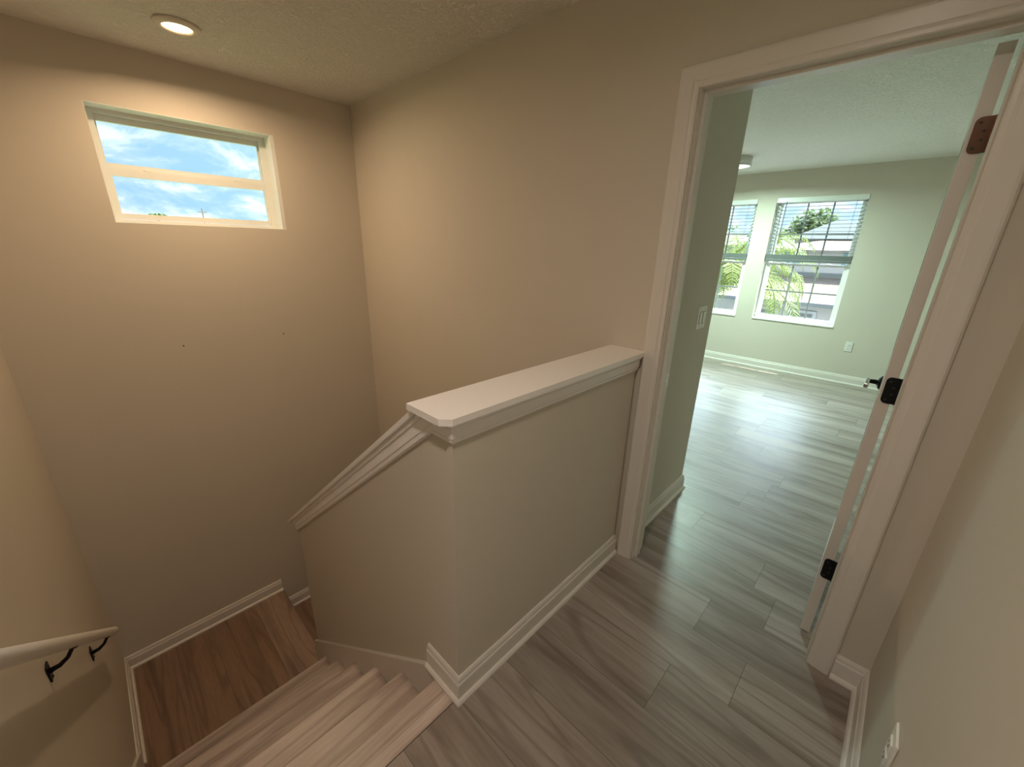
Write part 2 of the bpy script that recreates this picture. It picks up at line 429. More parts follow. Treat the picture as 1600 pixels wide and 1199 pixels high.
# ------------------------------------------------------------------ staircase
st = tag(empty('staircase', (-.48, .8, ZLAND)), 'grey-brown plank stairs turning at a landing beside the sloped half wall', 'stairs')
def board(name, x0, x1, y0, y1, ztop, th, m, parent, rv, nose=None):
    """one board with a rounded nosing; nose='Y' or 'X' = which front edge is rounded"""
    bm = bmesh.new(); lay = bm.loops.layers.float.new('plank')
    r = th*.45
    def arc(cx_, cz_, a0, a1): return [(cx_+r*math.cos(math.radians(a)), cz_+r*math.sin(math.radians(a))) for a in range(a0, a1+1, 15) ] if a1 > a0 else []
    if nose == 'Y':
        pts = [(y0, ztop-th), (y1-r, ztop-th)] + arc(y1-r, ztop-th+r, -90, 0)[1:] + arc(y1-r, ztop-r, 0, 90)[0:] + [(y0, ztop)]
        prism(bm, pts, lambda a, b: (x0, a, b), lambda a, b: (x1, a, b))
    elif nose == 'X':
        pts = [(x0, ztop-th), (x1-r, ztop-th)] + arc(x1-r, ztop-th+r, -90, 0)[1:] + arc(x1-r, ztop-r, 0, 90)[0:] + [(x0, ztop)]
        prism(bm, pts, lambda a, b: (a, y0, b), lambda a, b: (a, y1, b))
    else: box(bm, x0, x1, y0, y1, ztop-th, ztop)
    for f in bm.faces:
        for l_ in f.loops: l_[lay] = rv
    return part(name, bm, m, parent)
SX0, SX1 = XL+.0, -.0
board('edge_strip', SX0, SX1, .0015, .043, 0.0015, .022, tread_m, st, .9)
board('top_nosing', SX0, SX1, .0445, NY, 0.0, .030, tread_m, st, .55, 'Y')
rvs = [.35, .8, .15, .62, .45]
for k in range(1, 6):
    y1 = NY + GO*k; y0 = NY + GO*(k-1) - .025
    board('tread', SX0, SX1, y0, y1, -RISE*k, .030, tread_m, st, rvs[k-1], 'Y')
for k in range(0, 6):
    y = NY + GO*k - .025
    board('riser', SX0, SX1, y-.018, y-.0002, -RISE*k-.0302 if k else -.0302, RISE-.0306, tread_m, st, .3+.1*k)
ly0 = NY + GO*5 - .025
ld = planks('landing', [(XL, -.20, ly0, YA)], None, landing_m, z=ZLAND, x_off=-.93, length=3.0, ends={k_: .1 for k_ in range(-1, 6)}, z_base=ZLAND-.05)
for v in ld.data.vertices: v.co -= st.location
ld.parent = st
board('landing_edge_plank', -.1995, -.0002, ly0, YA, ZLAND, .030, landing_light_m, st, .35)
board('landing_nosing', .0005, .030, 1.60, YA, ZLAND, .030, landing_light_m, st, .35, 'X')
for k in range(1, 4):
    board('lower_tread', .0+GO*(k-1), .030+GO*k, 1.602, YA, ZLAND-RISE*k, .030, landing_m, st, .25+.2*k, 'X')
    board('lower_riser', .0+GO*(k-1)-.018, GO*(k-1)-.0005, 1.602, YA, ZLAND-RISE*(k-1)-.0305, RISE-.031, floor_m, st, .3)
bm = bmesh.new(); box(bm, XL, XB, .115, YA, BOT-.1, BOT+.40); struct('floor_lower', bm, floor_m)

# skirt boards (stringers)
SKY0, SKZ0 = .174, -.007
def skz(y): return SKZ0 + (y-SKY0)*(-.806)
bm = bmesh.new()
prism_x(bm, [(.0, -.03), (.0, -.0005), (SKY0, SKZ0), (1.617, skz(1.617)), (1.617, ZLAND-.03), (1.40, ZLAND-.03)], -.0145, -.0003)
sk = part('skirt_board', bm, trim_m, st)
bm = bmesh.new()
sweep(bm, [(-.0075, SKY0, SKZ0), (-.0075, 1.617, skz(1.617)), (-.0075, 1.617, ZLAND+.002)], [(-.001, -.0095), (.009, -.0095), (.009, .0072), (-.001, .0072)], (1, 0, 0))
part('skirt_bead', bm, trim_m, sk)
bm = bmesh.new()
yS = 1.70
prism_x(bm, [(0, .11), (0, -.05), (1.40, ZLAND-.03), (yS, ZLAND-.03), (yS, ZLAND+.105), (.05, .11)], XL+.0003, XL+.0145)
sk2 = part('skirt_board', bm, trim_m, st)
bm = bmesh.new()
sweep(bm, [(XL+.0075, yS, ZLAND+.103), (XL+.0075, .05, .108)], [(-.001, -.0072), (.009, -.0072), (.009, .0095), (-.001, .0095)], (1, 0, 0))
part('skirt_bead', bm, trim_m, sk2)

# ------------------------------------------------------------------ baseboards
BB = .104
bprof = [(0, 0), (.026, 0), (.0255, .007), (.021, .014), (.0145, .0185), (.0142, .071), (.0135, .078), (.0100, .083), (.0098, .090), (.0075, .098), (.0040, BB), (0, BB)]
nbase = [0]
def baseboard(name, path, m=trim_m):
    bm = bmesh.new(); sweep(bm, path, bprof, (0, 0, 1)); return struct(name, bm, m)
baseboard('baseboard_guard', [(XB-.017, 0, 0), (0, 0, 0), (0, SKY0, 0)])
baseboard('baseboard_hall_right', [(LOFT_X, YR, 0), (XB, YR, 0), (XB, YJ2-.0735, 0)])
baseboard('baseboard_landing', [(.026, YA, ZLAND), (XL, YA, ZLAND), (XL, yS+.0005, ZLAND)])
for k in range(1, 3):
    baseboard('baseboard_lower_step', [(.030+GO*k, YA, ZLAND-RISE*k), (.032+GO*(k-1), YA, ZLAND-RISE*k)])
baseboard('baseboard_bedroom_window', [(XS, 1.2, 0), (XS, YW, 0), (XB2+.075, YW, 0)])
baseboard('baseboard_bedroom_far', [(XB2, YJ2-.08, 0), (XB2, ROOM_Y0, 0), (XF, ROOM_Y0, 0), (XF, ROOM_Y1, 0), (XS, ROOM_Y1, 0), (XS, 1.2, 0)])

# ------------------------------------------------------------------ caps on the half walls
bm = bmesh.new()
prism_z(bm, [(-.047, -.004), (-.021, -.030), (XB-.018, -.030), (XB-.018, -.0215), (XB-.0002, -.0215), (XB-.0002, .1476), (-.047, .1476)], 1.0590, 1.0788)
gc = struct('trim_guard_cap', bm, cap_m)
tprof = [(0, -.066), (.006, -.066), (.0085, -.061), (.0085, -.054), (.0125, -.048), (.0135, -.020), (.019, -.010), (.020, -.0003), (0, -.0003)]
bm = bmesh.new(); sweep(bm, [(XB-.0175, 0, 1.059), (0, 0, 1.059), (0, .095, 1.059)], tprof, (0, 0, 1))
struct('trim_guard_apron', bm, cap_m)
# sloped cap: board along the slope with its band below
d = Vector((0, 1, SL)).normalized(); n_ = Vector((0, -SL, 1)).normalized()
if n_.z < 0: n_ = -n_
n_ = Vector((0, -d.z, d.y))
def slope_bar(bm, ys, ye, x0, x1, h0, h1, plumb0=True):
    """bar whose top face offset h measured perpendicular below the cap's top line"""
    def P(y, h, x): 
        q = Vector((x, y, capz(y))) + n_*h
        return q
    def Pp(y, h, x):     # plumb cut
        return Vector((x, y, capz(y) + h/n_.z))
    A = [Pp(ys, h0, x0), Pp(ys, h1, x0), Pp(ys, h1, x1), Pp(ys, h0, x1)]
    B = [P(ye, h0, x0), P(ye, h1, x0), P(ye, h1, x1), P(ye, h0, x1)]
    a = [bm.verts.new(v) for v in A]; b = [bm.verts.new(v) for v in B]
    bm.faces.new(a[::-1]); bm.faces.new(b)
    for i in range(4): bm.faces.new((a[i], a[(i+1) % 4], b[(i+1) % 4], b[i]))
bm = bmesh.new(); slope_bar(bm, .1465, 1.705, -.030, .145, -.0190, 0)
bmesh.ops.bevel(bm, geom=list(bm.edges), offset=.0025, segments=2, affect='EDGES')
struct('trim_slope_cap', bm, cap_m)
def slope_band(bm, x0, x1, h0, h1, ye, ztop=1.0586):
    a0, a1 = h0/n_.z, h1/n_.z                      # vertical offsets below the cap's top line (a0 < a1 < 0)
    yt = .158 + (ztop-1.049-a1)/SL; yb = .158 + (ztop-1.049-a0)/SL
    prism_x(bm, [(yb, ztop), (yt, ztop), (ye, capz(ye)+a1), (ye, capz(ye)+a0)], x0, x1)
bm = bmesh.new()
slope_band(bm, -.0130, -.0002, -.082, -.0192, 1.617)
slope_band(bm, -.0190, -.0128, -.033, -.0192, 1.617)
slope_band(bm, -.0160, -.0128, -.066, -.060, 1.617)
slope_band(bm, -.0075, -.0002, -.0875, -.0818, 1.617)
slope_band(bm, .1152, .128, -.082, -.0192, 1.617)
struct('trim_slope_apron', bm, cap_m)

# ------------------------------------------------------------------ doorway: jambs, stops, casings
bm = bmesh.new()
JI, JI2, JH = YJ-.005, YJ2+.005, DH-.0+.000
box(bm, XB-.0005, XB2+.0005, JI, YJ-.0042, 0, JH+.0035); box(bm, XB-.0005, XB2+.0005, YJ2+.0042, JI2, 0, JH+.0035)
box(bm, XB-.0005, XB2+.0005, JI2+.0001, JI-.0001, JH-.001, JH+.0035)
# stops
box(bm, XB+.030, XB+.068, JI-.0115, JI-.0002, 0, JH-.0015); box(bm, XB+.030, XB+.068, JI2+.0002, JI2+.0025, 0, JH-.0015)
box(bm, XB+.030, XB+.068, JI2+.012, JI-.012, JH-.0125, JH-.0012)
struct('trim_door_jamb', bm, trim_m)
cprof = [(0, 0), (0, .0085), (.003, .0105), (.012, .0112), (.017, .0125), (.021, .0150), (.045, .0165), (.055, .0172), (.060, .0178), (.0665, .0172), (.0705, .014), (.0735, .010), (.0735, 0)]
def casing(name, x, nrm):
    bm = bmesh.new()
    pth = [(x, YJ, 0.0), (x, YJ, DH), (x, YJ2, DH), (x, YJ2, 0.0)]
    if nrm > 0: pth = pth[::-1]
    sweep(bm, pth, cprof, (nrm, 0, 0)); return struct(name, bm, trim_m)
def fixcheck(nrm):  # a must grow away from the opening
    t = Vector((0, 0, 1)); return Vector((nrm, 0, 0)).cross(t).y
# for nrm=-1 and path starting on the left jamb going up, side vector points to +Y
casing('trim_door_casing_hall', XB-.0002, -1)
casing('trim_door_casing_bedroom', XB2+.0002, 1)

# ------------------------------------------------------------------ open door
door = tag(empty('door_1', (1.18, -.835, .01)), kind='structure')
DX0, DX1, DY0, DY1, DZ0, DZ1 = 1.180, 1.922, -.8345, -.8005, .012, 2.030
bm = bmesh.new()
st_w = .115
def pnl(u0, u1, v0, v1):
    box(bm, u0, u1, DY0+.009, DY1-.009, v0, v1)
    for f in (0, 1):
        yy0, yy1 = (DY0+.004, DY0+.009) if f == 0 else (DY1-.009, DY1-.004)
        box(bm, u0+.045, u1-.045, yy0, yy1, v0+.045, v1-.045)
box(bm, DX0, DX0+st_w, DY0, DY1, DZ0, DZ1); box(bm, DX1-st_w, DX1, DY0, DY1, DZ0, DZ1)
for a, b in ((DZ0, DZ0+.22), (1.0, 1.14), (DZ1-.115, DZ1)): box(bm, DX0+st_w, DX1-st_w, DY0, DY1, a, b)
pnl(DX0+st_w, DX1-st_w, DZ0+.22, 1.0); pnl(DX0+st_w, DX1-st_w, 1.14, DZ1-.115)
leaf = part('door_leaf', bm, trim_m, door)
def hinge(z, m, lab=None):
    bm = bmesh.new(); hh = .0445; r = .014
    pts = []
    # leaf plate on the door edge, rounded inner corners (plane x, coords y/z)
    yL, yR_ = -.8125, -.8340
    for cy_, cz_, a0 in ((yL+.0-.0+(-.0), z+hh-r, 0),):
        pass
    y_in, y_out = -.8075, -.8460
    for a in range(0, 91, 15): pts.append((y_in-r+r*math.cos(math.radians(a)), z+hh-r+r*math.sin(math.radians(a))))
    pts.append((y_out, z+hh)); pts.append((y_out, z-hh))
    for a in range(-90, 1, 15): pts.append((y_in-r+r*math.cos(math.radians(a)), z-hh+r+r*math.sin(math.radians(a))))
    prism_x(bm, pts, DX0-.0045, DX0-.0002)
    h = part('hinge', bm, m, leaf)
    if lab: h['label'] = lab
    for yy, zz in ((-.819, z+.030), (-.830, z+.010), (-.830, z-.012), (-.819, z-.032)):
        bm = bmesh.new()
        lathe(bm, [(.0001, -.0012), (.0036, -.0012), (.0036, .0003), (.0001, .0003)], DX0-.0046, yy, zz, 12, 'X')
        part('screw', bm, slot_m, h)
    bm = bmesh.new(); tube(bm, [(DX0-.006, -.8465, z-hh), (DX0-.006, -.8465, z+hh)], .0045, 12)
    part('hinge_knuckle', bm, m, h)
hinge(1.818, copper_m, 'copper-toned hinge'); hinge(1.080, black_m, 'black hinge'); hinge(.338, black_m, 'black hinge')
for sgn, yf in ((1, DY1), (-1, DY0)):
    bm = bmesh.new(); X, Z = 1.862, .945
    lathe(bm, [(.0001, 0), (.032, 0), (.032, sgn*.004), (.026, sgn*.009), (.014, sgn*.014), (.011, sgn*.020), (.0105, sgn*.046), (.0001, sgn*.046)], X, yf, Z, 28, 'Y')
    h = part('door_lever', bm, black_m if sgn > 0 else black_m, leaf, True)
    bm = bmesh.new(); box(bm, X-.112, X+.011, yf+sgn*.040, yf+sgn*.056, Z-.010, Z+.010, .003)
    part('lever_grip', bm, nickel_m, h)
bm = bmesh.new(); box(bm, DX1-.0002, DX1+.002, DY0+.005, DY1-.005, .90, .99); part('latch_plate', bm, nickel_m, leaf)
# strike plate on the left jamb
bm = bmesh.new(); box(bm, XB+.078, XB+.104, JI-.0016, JI-.0002, .915, .975); t_ = struct('trim_strike_plate', bm, nickel_m)

# ------------------------------------------------------------------ windows
def window(name, axis, c, u0, u1, z0, z1, cols, sill=True, thin=False, muntins=True):
    """axis 'X': wall plane at x=c outward +x (u=y). axis 'Y': plane y=c outward +y (u=x); sign via c tuple"""
    c, sg = c
    cx_ = (u0+u1)/2
    o = empty(name, (c, cx_, z0) if axis == 'X' else (cx_, c, z0)); tag(o, kind='structure')
    def B(bm, a, b, d0, d1, p, q, bev=0):
        d0, d1 = c+sg*d0, c+sg*d1
        if axis == 'X': box(bm, d0, d1, a, b, p, q, bev)
        else: box(bm, a, b, d0, d1, p, q, bev)
    fw = .030; D0, D1 = (.085, .16)
    if thin:
        fw = .024; D0, D1 = .120, .195
        bm = bmesh.new(); B(bm, u1-.020, u1-.0003, D0-.0, D1, z0+.0003, z1-.0003); part('window_return', bm, frame_m, o)
        for q_ in ((u0+.0003, u1-.0203, .0, .0, z1-.0035, z1-.0003), (u0+.0003, u0+.0035, 0, 0, z0+.0035, z1-.0036), (u1-.0235, u1-.0203, 0, 0, z0+.0035, z1-.0036), (u0+.0003, u1-.0203, 0, 0, z0+.0003, z0+.0034)):
            bm = bmesh.new(); B(bm, q_[0], q_[1], .0003, D0-.0004, q_[4], q_[5]); part('window_lining', bm, frame_m, o)
        bm = bmesh.new(); B(bm, u1-.0202, u1-.0003, .0003, D0-.0004, z0+.0003, z1-.0003); part('window_lining', bm, frame_m, o)
        u1 -= .0203
    bm = bmesh.new()
    B(bm, u0, u0+fw, D0, D1, z0, z1); B(bm, u1-fw, u1, D0, D1, z0, z1); B(bm, u0+fw, u1-fw, D0, D1, z0, z0+fw); B(bm, u0+fw, u1-fw, D0, D1, z1-fw, z1)
    B(bm, u0+fw, u0+fw+.010, D0-.0, D0+.03, z0+fw, z1-fw); B(bm, u1-fw-.010, u1-fw, D0, D0+.03, z0+fw, z1-fw)
    part('window_frame', bm, frame_m, o)
    zm = z0 + (z1-z0)*(.478 if not thin else .45)
    def sash(nm, p, q, dd, top):
        bm = bmesh.new(); sw = .030 if not thin else (.016 if top else .022); a, b = u0+fw+.002, u1-fw-.002
        lo, hi = (.026, .030) if top else (.030, .026)
        if thin: lo, hi = (.040, .030) if top else (.030, .040)
        B(bm, a, a+sw, dd, dd+.028, p, q); B(bm, b-sw, b, dd, dd+.028, p, q)
        B(bm, a+sw, b-sw, dd, dd+.028, p, p+lo); B(bm, a+sw, b-sw, dd, dd+.028, q-hi, q)
        s_ = part(nm, bm, frame_m, o)
        ga, gb, gp, gq = a+sw, b-sw, p+lo, q-hi
        bm = bmesh.new(); B(bm, ga, gb, dd+.012, dd+.016, gp, gq); part('glass_pane', bm, glass_m, s_)
        if muntins:
            bm = bmesh.new(); mw = .0085
            for i in range(1, cols):
                u = ga+(gb-ga)*i/cols; B(bm, u-mw, u+mw, dd+.006, dd+.0115, gp, gq)
            zz = (gp+gq)/2; B(bm, ga, gb, dd+.0065, dd+.0112, zz-mw, zz+mw)
            part('muntins', bm, grille_shaded_m, s_)
        return s_, b
    if thin: zm = 1.860
    s1, _ = sash('upper_sash', zm-.006 if thin else zm-.012, z1-fw-.002, D0+.038, True)
    s2, _ = sash('lower_sash', z0+fw+.002, zm+(.006 if thin else .014), D0+.008, False)
    for f in (.25, .78):   # sash locks on the meeting rail
        u = u0+(u1-u0)*f; bm = bmesh.new(); B(bm, u-.022, u+.022, D0+.010, D0+.034, zm+(.0062 if thin else .0142), zm+(.015 if thin else .023), .003); part('sash_lock', bm, frame_m, s2)
    if sill:
        bm = bmesh.new(); B(bm, u0+.001, u1-.001, -.012, D0-.0005, z0+.0003, z0+.018, .003); part('window_sill', bm, frame_m, o)
    return o
window('window_1', 'X', (XF, 1), *W1, *WZ, 3)
window('window_2', 'X', (XF, 1), *W2, *WZ, 3)
window('window_3_added', 'X', (XF, 1), *W3, *WZ, 3)  # unseen window added behind the side wall for more daylight
window('window_4', 'Y', (YA, 1), -.405, .485, 1.571, 2.158, 1, sill=False, thin=True, muntins=False)
window('window_5_added', 'Y', (ROOM_Y1, 1), 2.5, 3.4, .65, 2.14, 3)  # unseen window added to brighten the bedroom
window('window_6_added', 'Y', (ROOM_Y1, 1), 4.0, 4.9, .65, 2.14, 3)  # second unseen daylight window added on this wall
window('window_7_added', 'X', (LOFT_X, -1), -.5, .7, .65, 2.14, 3)  # unseen loft window added to send daylight down the hall
window('window_8_added', 'X', (LOFT_X, -1), 1.2, 2.4, .65, 2.14, 3)  # its unseen neighbour, also added for daylight

# blinds in the bedroom windows
def blind(u0, u1, label):
    o = tag(empty('window_blind', (XF+.05, (u0+u1)/2, 1.40)), label, 'blind', 'half-raised blinds in the bedroom windows')
    a, b = u0+.004, u1-.004
    bm = bmesh.new(); box(bm, XF+.004, XF+.058, a, b, 2.098, 2.1415, .002); box(bm, XF-.003, XF+.004, a-.000, b+.000, 2.088, 2.1425, .001); part('headrail', bm, frame_m, o)
    bm = bmesh.new(); zt = 2.078; n = 15
    for i in range(n):
        z = zt - i*.0405; t = math.radians(4)
        box(bm, XF+.008, XF+.056, a+.004, b-.004, z, z+.0026)
    part('slats', bm, slat_shaded_m, o)
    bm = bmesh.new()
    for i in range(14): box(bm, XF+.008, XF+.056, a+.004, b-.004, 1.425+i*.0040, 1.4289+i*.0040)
    part('stacked_slats', bm, slat_shaded_m, o)
    bm = bmesh.new(); box(bm, XF+.006, XF+.058, a+.003, b-.003, 1.398, 1.4225, .002); part('bottom_rail', bm, slat_shaded_m, o)
    bm = bmesh.new()
    for u in (a+.10, (a+b)/2, b-.10):
        for xx in (XF+.0075, XF+.0565): box(bm, xx-.0006, xx+.0006, u-.0008, u+.0008, 1.41, 2.10)
    part('ladder_cords', bm, slat_shaded_m, o)
    bm = bmesh.new(); tube(bm, [(XF-.006, b-.11, 2.10), (XF-.008, b-.105, 1.60)], .0035, 8); part('tilt_wand', bm, slat_shaded_m, o)
blind(*W1, 'half-raised white slatted blind in the bedroom window seen whole')
blind(*W2, 'half-raised white slatted blind in the window cut off by the wall')

# ------------------------------------------------------------------ handrail
hr = tag(empty('handrail', (XL+.071, 1.0, .1)), 'round white handrail on black brackets along the left stair wall', 'handrail')
RX = XL+.071
def rz(y): return .637 + (y-.42)*(-.806)
bm = bmesh.new()
tube(bm, [(RX, y, rz(y)) for y in (.04, .3, .6, .9, 1.2, 1.5, 1.8, 1.87)] + [(RX, 1.884, rz(1.884)+.001), (RX, 1.892, rz(1.892)+.0015)], [.0215]*8+[.018, .009], 24)
rail = part('rail', bm, rail_m, hr, True)
for y in (.99, 1.66):
    zc = rz(y); bm = bmesh.new()
    dirs = Vector((0, 1, -.806)).normalized()
    # wall plate
    zr = zc-.075
    bm = bmesh.new(); box(bm, XL+.0003, XL+.006, y-.020, y+.020, zr-.034, zr+.030, .0025)
    br = part('bracket', bm, black_m, hr)
    bm = bmesh.new(); tube(bm, [(XL+.004, y, zr), (XL+.030, y, zr+.004), (XL+.052, y+.004, zr+.018), (RX-.004, y+.01, zc-.034), (RX, y+.012, zc-.036)], [.0095, .0080, .0065, .0060, .0060], 12)
    part('bracket_arm', bm, black_m, br, True)
    bm = bmesh.new(); tube(bm, [Vector((RX, y, zc-.0255)) - dirs*.022, Vector((RX, y, zc-.0255)) + dirs*.050], .0065, 8)
    part('rail_saddle', bm, black_m, br)
    for zz in (zr+.022, zr-.026):
        bm = bmesh.new(); lathe(bm, [(.0001, 0), (.0045, 0), (.003, .003), (.0001, .003)], XL+.006, y, zz, 12, 'X')
        part('bracket_screw', bm, black_m, br)

# ------------------------------------------------------------------ lamps
LX, LY = -.035, 1.985
lamp = tag(empty('recessed_light', (LX, LY, ZC)), 'round recessed ceiling light glowing warm above the stair window', 'ceiling light')
bm = bmesh.new()
lathe(bm, [(.058, -.0020), (.0915, -.0004), (.0935, -.004), (.090, -.0085), (.068, -.0165), (.062, -.0168), (.0585, -.0125)], LX, LY, ZC, 64)
for f in [f for f in bm.faces if len(f.verts) > 4]: bm.faces.remove(f)
part('trim_ring', bm, plain('lamp_ring', (.70, .64, .56), .4), lamp, True)
bm = bmesh.new(); lathe(bm, [(.0001, -.0040), (.0590, -.0040), (.0590, -.0095), (.045, -.0110), (.0001, -.0115)], LX, LY, ZC, 48)
part('lens', bm, emit_mat('warm_lens', (1.0, .70, .36), 9.0), lamp, True)
def disk_light(name, x, y, z, r, power, col, spread=math.radians(170), aim=(0, 0, -1)):
    d_ = bpy.data.lights.new(name, 'AREA'); d_.shape = 'DISK'; d_.size = 2*r; d_.energy = power; d_.color = col; d_.spread = spread
    o = bpy.data.objects.new(name, d_); C.objects.link(o); o.location = (x, y, z)
    o.rotation_euler = Vector(aim).to_track_quat('-Z', 'Y').to_euler(); return o
disk_light('recessed_lamp', LX, LY, ZC-.030, .055, STAIR_LAMP, (1.0, .70, .44), math.radians(168), (.05, -.07, -1))

dl = tag(empty('drum_light', (4.52, .865, ZC)), 'white drum ceiling light half hidden behind the bedroom wall corner', 'ceiling light')
DLX, DLY, DLR = 4.52, .880, .165
bm = bmesh.new(); lathe(bm, [(DLR-.006, 0), (DLR, -.001), (DLR, -.088), (DLR-.012, -.089), (DLR-.012, -.084), (DLR-.006, -.083)], DLX, DLY, ZC, 56)
for f in [f for f in bm.faces if len(f.verts) > 4]: bm.faces.remove(f)
part('drum_shade', bm, plain('drum_shade', (.62, .60, .58), .5), dl, True)
bm = bmesh.new(); lathe(bm, [(.0001, -.070), (DLR-.0125, -.070), (DLR-.0125, -.0835), (.12, -.0865), (.0001, -.088)], DLX, DLY, ZC, 56)
part('diffuser', bm, emit_mat('drum_diffuser', (.95, 1.0, .90), 1.0), dl, True)
disk_light('drum_lamp', DLX, DLY, ZC-.0905, DLR-.015, ROOM_LAMP, (.68, 1.0, .86))

hl = tag(empty('recessed_light', (-.66, -.50, ZC)), 'unseen recessed ceiling light added behind the camera to fill the hall', 'ceiling light')  # lamp added out of view to brighten hall, cap and treads
bm = bmesh.new()
lathe(bm, [(.058, -.0020), (.0915, -.0004), (.0935, -.004), (.090, -.0085), (.068, -.0165), (.062, -.0168), (.0585, -.0125)], -.66, -.50, ZC, 64)
for f in [f for f in bm.faces if len(f.verts) > 4]: bm.faces.remove(f)
part('trim_ring', bm, plate_m, hl, True)
bm = bmesh.new(); lathe(bm, [(.0001, -.0040), (.0590, -.0040), (.0590, -.0095), (.045, -.0110), (.0001, -.0115)], -.66, -.50, ZC, 48)
part('lens', bm, emit_mat('hall_fill_lens', (1.0, .86, .66), 6.0), hl, True)
disk_light('hall_fill_lamp', -.66, -.50, ZC-.0175, .055, HALL_FILL_LAMP, (1.0, .84, .73))
ll = tag(empty('loft_fill_light', (-2.9, .9, ZC)), 'unseen white drum light added in the loft for fill', 'ceiling light')  # lamp added out of view to lend some neutral light
bm = bmesh.new(); lathe(bm, [(.0001, 0), (.17, -.001), (.17, -.085), (.0001, -.088)], -2.9, .9, ZC, 48); part('drum_shade', bm, plate_m, ll, True)
disk_light('loft_fill_lamp', -2.9, .9, ZC-.092, .15, LOFT_FILL_LAMP, (1.0, .95, .92))

# ------------------------------------------------------------------ switch and outlets
def wall_plate(name, label, cat, origin, U, Nn, w, h, kind):
    """origin = centre on wall; U = horizontal unit vector, Nn = outward normal"""
    o = tag(empty(name, origin), label, cat)
    O_ = Vector(origin); U = Vector(U); Nn = Vector(Nn); Z = Vector((0, 0, 1))
    def bx(bm, u0, u1, z0, z1, d0, d1, bev=0):
        t = bmesh.new(); box(t, u0, u1, d0, d1, z0, z1, bev)
        for v in t.verts: v.co = O_ + U*v.co.x + Nn*v.co.y + Z*v.co.z
        merge(bm, t)
    if kind == 'switch':
        bm = bmesh.new(); bx(bm, -w/2, w/2, -h/2, h/2, .0003, .0065, .002); part('cover_plate', bm, plate_m, o)
        for u in (-.023, .023):
            bm = bmesh.new(); bx(bm, u-.0175, u+.0175, -.034, .034, .0064, .0072); f = part('switch_well', bm, slot_m, o)
            bm = bmesh.new(); bx(bm, u-.0150, u+.0150, -.0315, .0315, .0066, .0100, .001)
            part('rocker', bm, plate_m, o)
            for z in (-.048, .048):
                bm = bmesh.new(); bx(bm, u-.0028, u+.0028, z-.0028, z+.0028, .0064, .0072)
                part('screw', bm, slot_m, o)
    else:
        bm = bmesh.new(); bx(bm, -w/2, w/2, -h/2, h/2, .0003, .0065, .002); part('cover_plate', bm, plate_m, o)
        for z in (-.0195, .0195):
            bm = bmesh.new(); bx(bm, -.0165, .0165, z-.0140, z+.0140, .0060, .0100, .0015); r_ = part('receptacle', bm, plate_m, o)
            bm = bmesh.new(); bx(bm, -.0075, -.0055, z-.002, z+.006, .0099, .0104); bx(bm, .0055, .0075, z-.002, z+.006, .0099, .0104); bx(bm, -.002, .002, z-.010, z-.006, .0099, .0104)
            part('slots', bm, slot_m, r_)
    return o
wall_plate('light_switch', 'white double rocker light switch on the wall just inside the doorway', 'light switch', (1.70, YW, 1.158), (1, 0, 0), (0, -1, 0), .116, .120, 'switch')
wall_plate('wall_outlet', 'small white outlet low on the far bedroom wall right of the window', 'outlet', (XF, -.433, .452), (0, 1, 0), (-1, 0, 0), .070, .115, 'outlet')
oo = wall_plate('wall_outlet', 'white outlet with a child plug on the near right hall wall', 'outlet', (.455, YR, .4225), (1, 0, 0), (0, 1, 0), .072, .115, 'outlet')
oo['label'] = 'white outlet on the near right hall wall at the bottom edge'

# ------------------------------------------------------------------ outside: ground, houses, trees, palm
GZ = -3.1
bm = bmesh.new(); box(bm, -90, 120, -90, 120, GZ-.3, GZ); struct('ground', bm, lawn_m)
bm = bmesh.new(); box(bm, 12.5, 18.0, -50, 60, GZ+.002, GZ+.03); struct('street', bm, asphalt_m)
bm = bmesh.new(); box(bm, 18.2, 23.9, .5, 5.2, GZ+.003, GZ+.04); struct('driveway', bm, concrete_m)
bm = bmesh.new(); box(bm, 6.2, 12.3, -14, 16, GZ+.003, GZ+.04); struct('patio', bm, concrete_m)

def hip(bm, x0, x1, y0, y1, ze, zr, inset):
    v = [bm.verts.new(p) for p in ((x0,y0,ze),(x1,y0,ze),(x1,y1,ze),(x0,y1,ze))]
    if (y1-y0) > (x1-x0):
        xm = (x0+x1)/2; r = [bm.verts.new((xm, y0+inset, zr)), bm.verts.new((xm, y1-inset, zr))]
        fs = ((v[0], v[1], r[0]), (v[1], v[2], r[1], r[0]), (v[2], v[3], r[1]), (v[3], v[0], r[0], r[1]))
    else:
        ym = (y0+y1)/2; r = [bm.verts.new((x0+inset, ym, zr)), bm.verts.new((x1-inset, ym, zr))]
        fs = ((v[0], v[1], r[1], r[0]), (v[1], v[2], r[1]), (v[2], v[3], r[0], r[1]), (v[3], v[0], r[0]))
    for f in fs: bm.faces.new(f)
    bm.faces.new(v[::-1])
hs = tag(empty('house', (26, 1.5, GZ)), 'white two-level house with pale tiled roof seen through the bedroom window', 'house')
bm = bmesh.new(); box(bm, 21.8, 33, -7, 5.6, GZ, -.35); part('lower_wall', bm, stucco_m, hs)
bm = bmesh.new(); prism(bm, [(21.2, -.55), (24.4, .42), (24.4, .30), (21.2, -.67)], lambda a, b: (a, -7.4, b), lambda a, b: (a, 6.0, b)); part('lower_roof', bm, tile_m, hs)
bm = bmesh.new(); box(bm, 21.1, 21.22, -7.4, 6.0, -.70, -.53); part('gutter', bm, fascia_m, hs)
bm = bmesh.new(); box(bm, 24.3, 33, -6.5, 4.9, -.35, 1.72); part('upper_wall', bm, stucco_m, hs)
bm = bmesh.new(); box(bm, 24.22, 24.3, -6.5, 4.9, .44, .62); part('band', bm, fascia_m, hs)
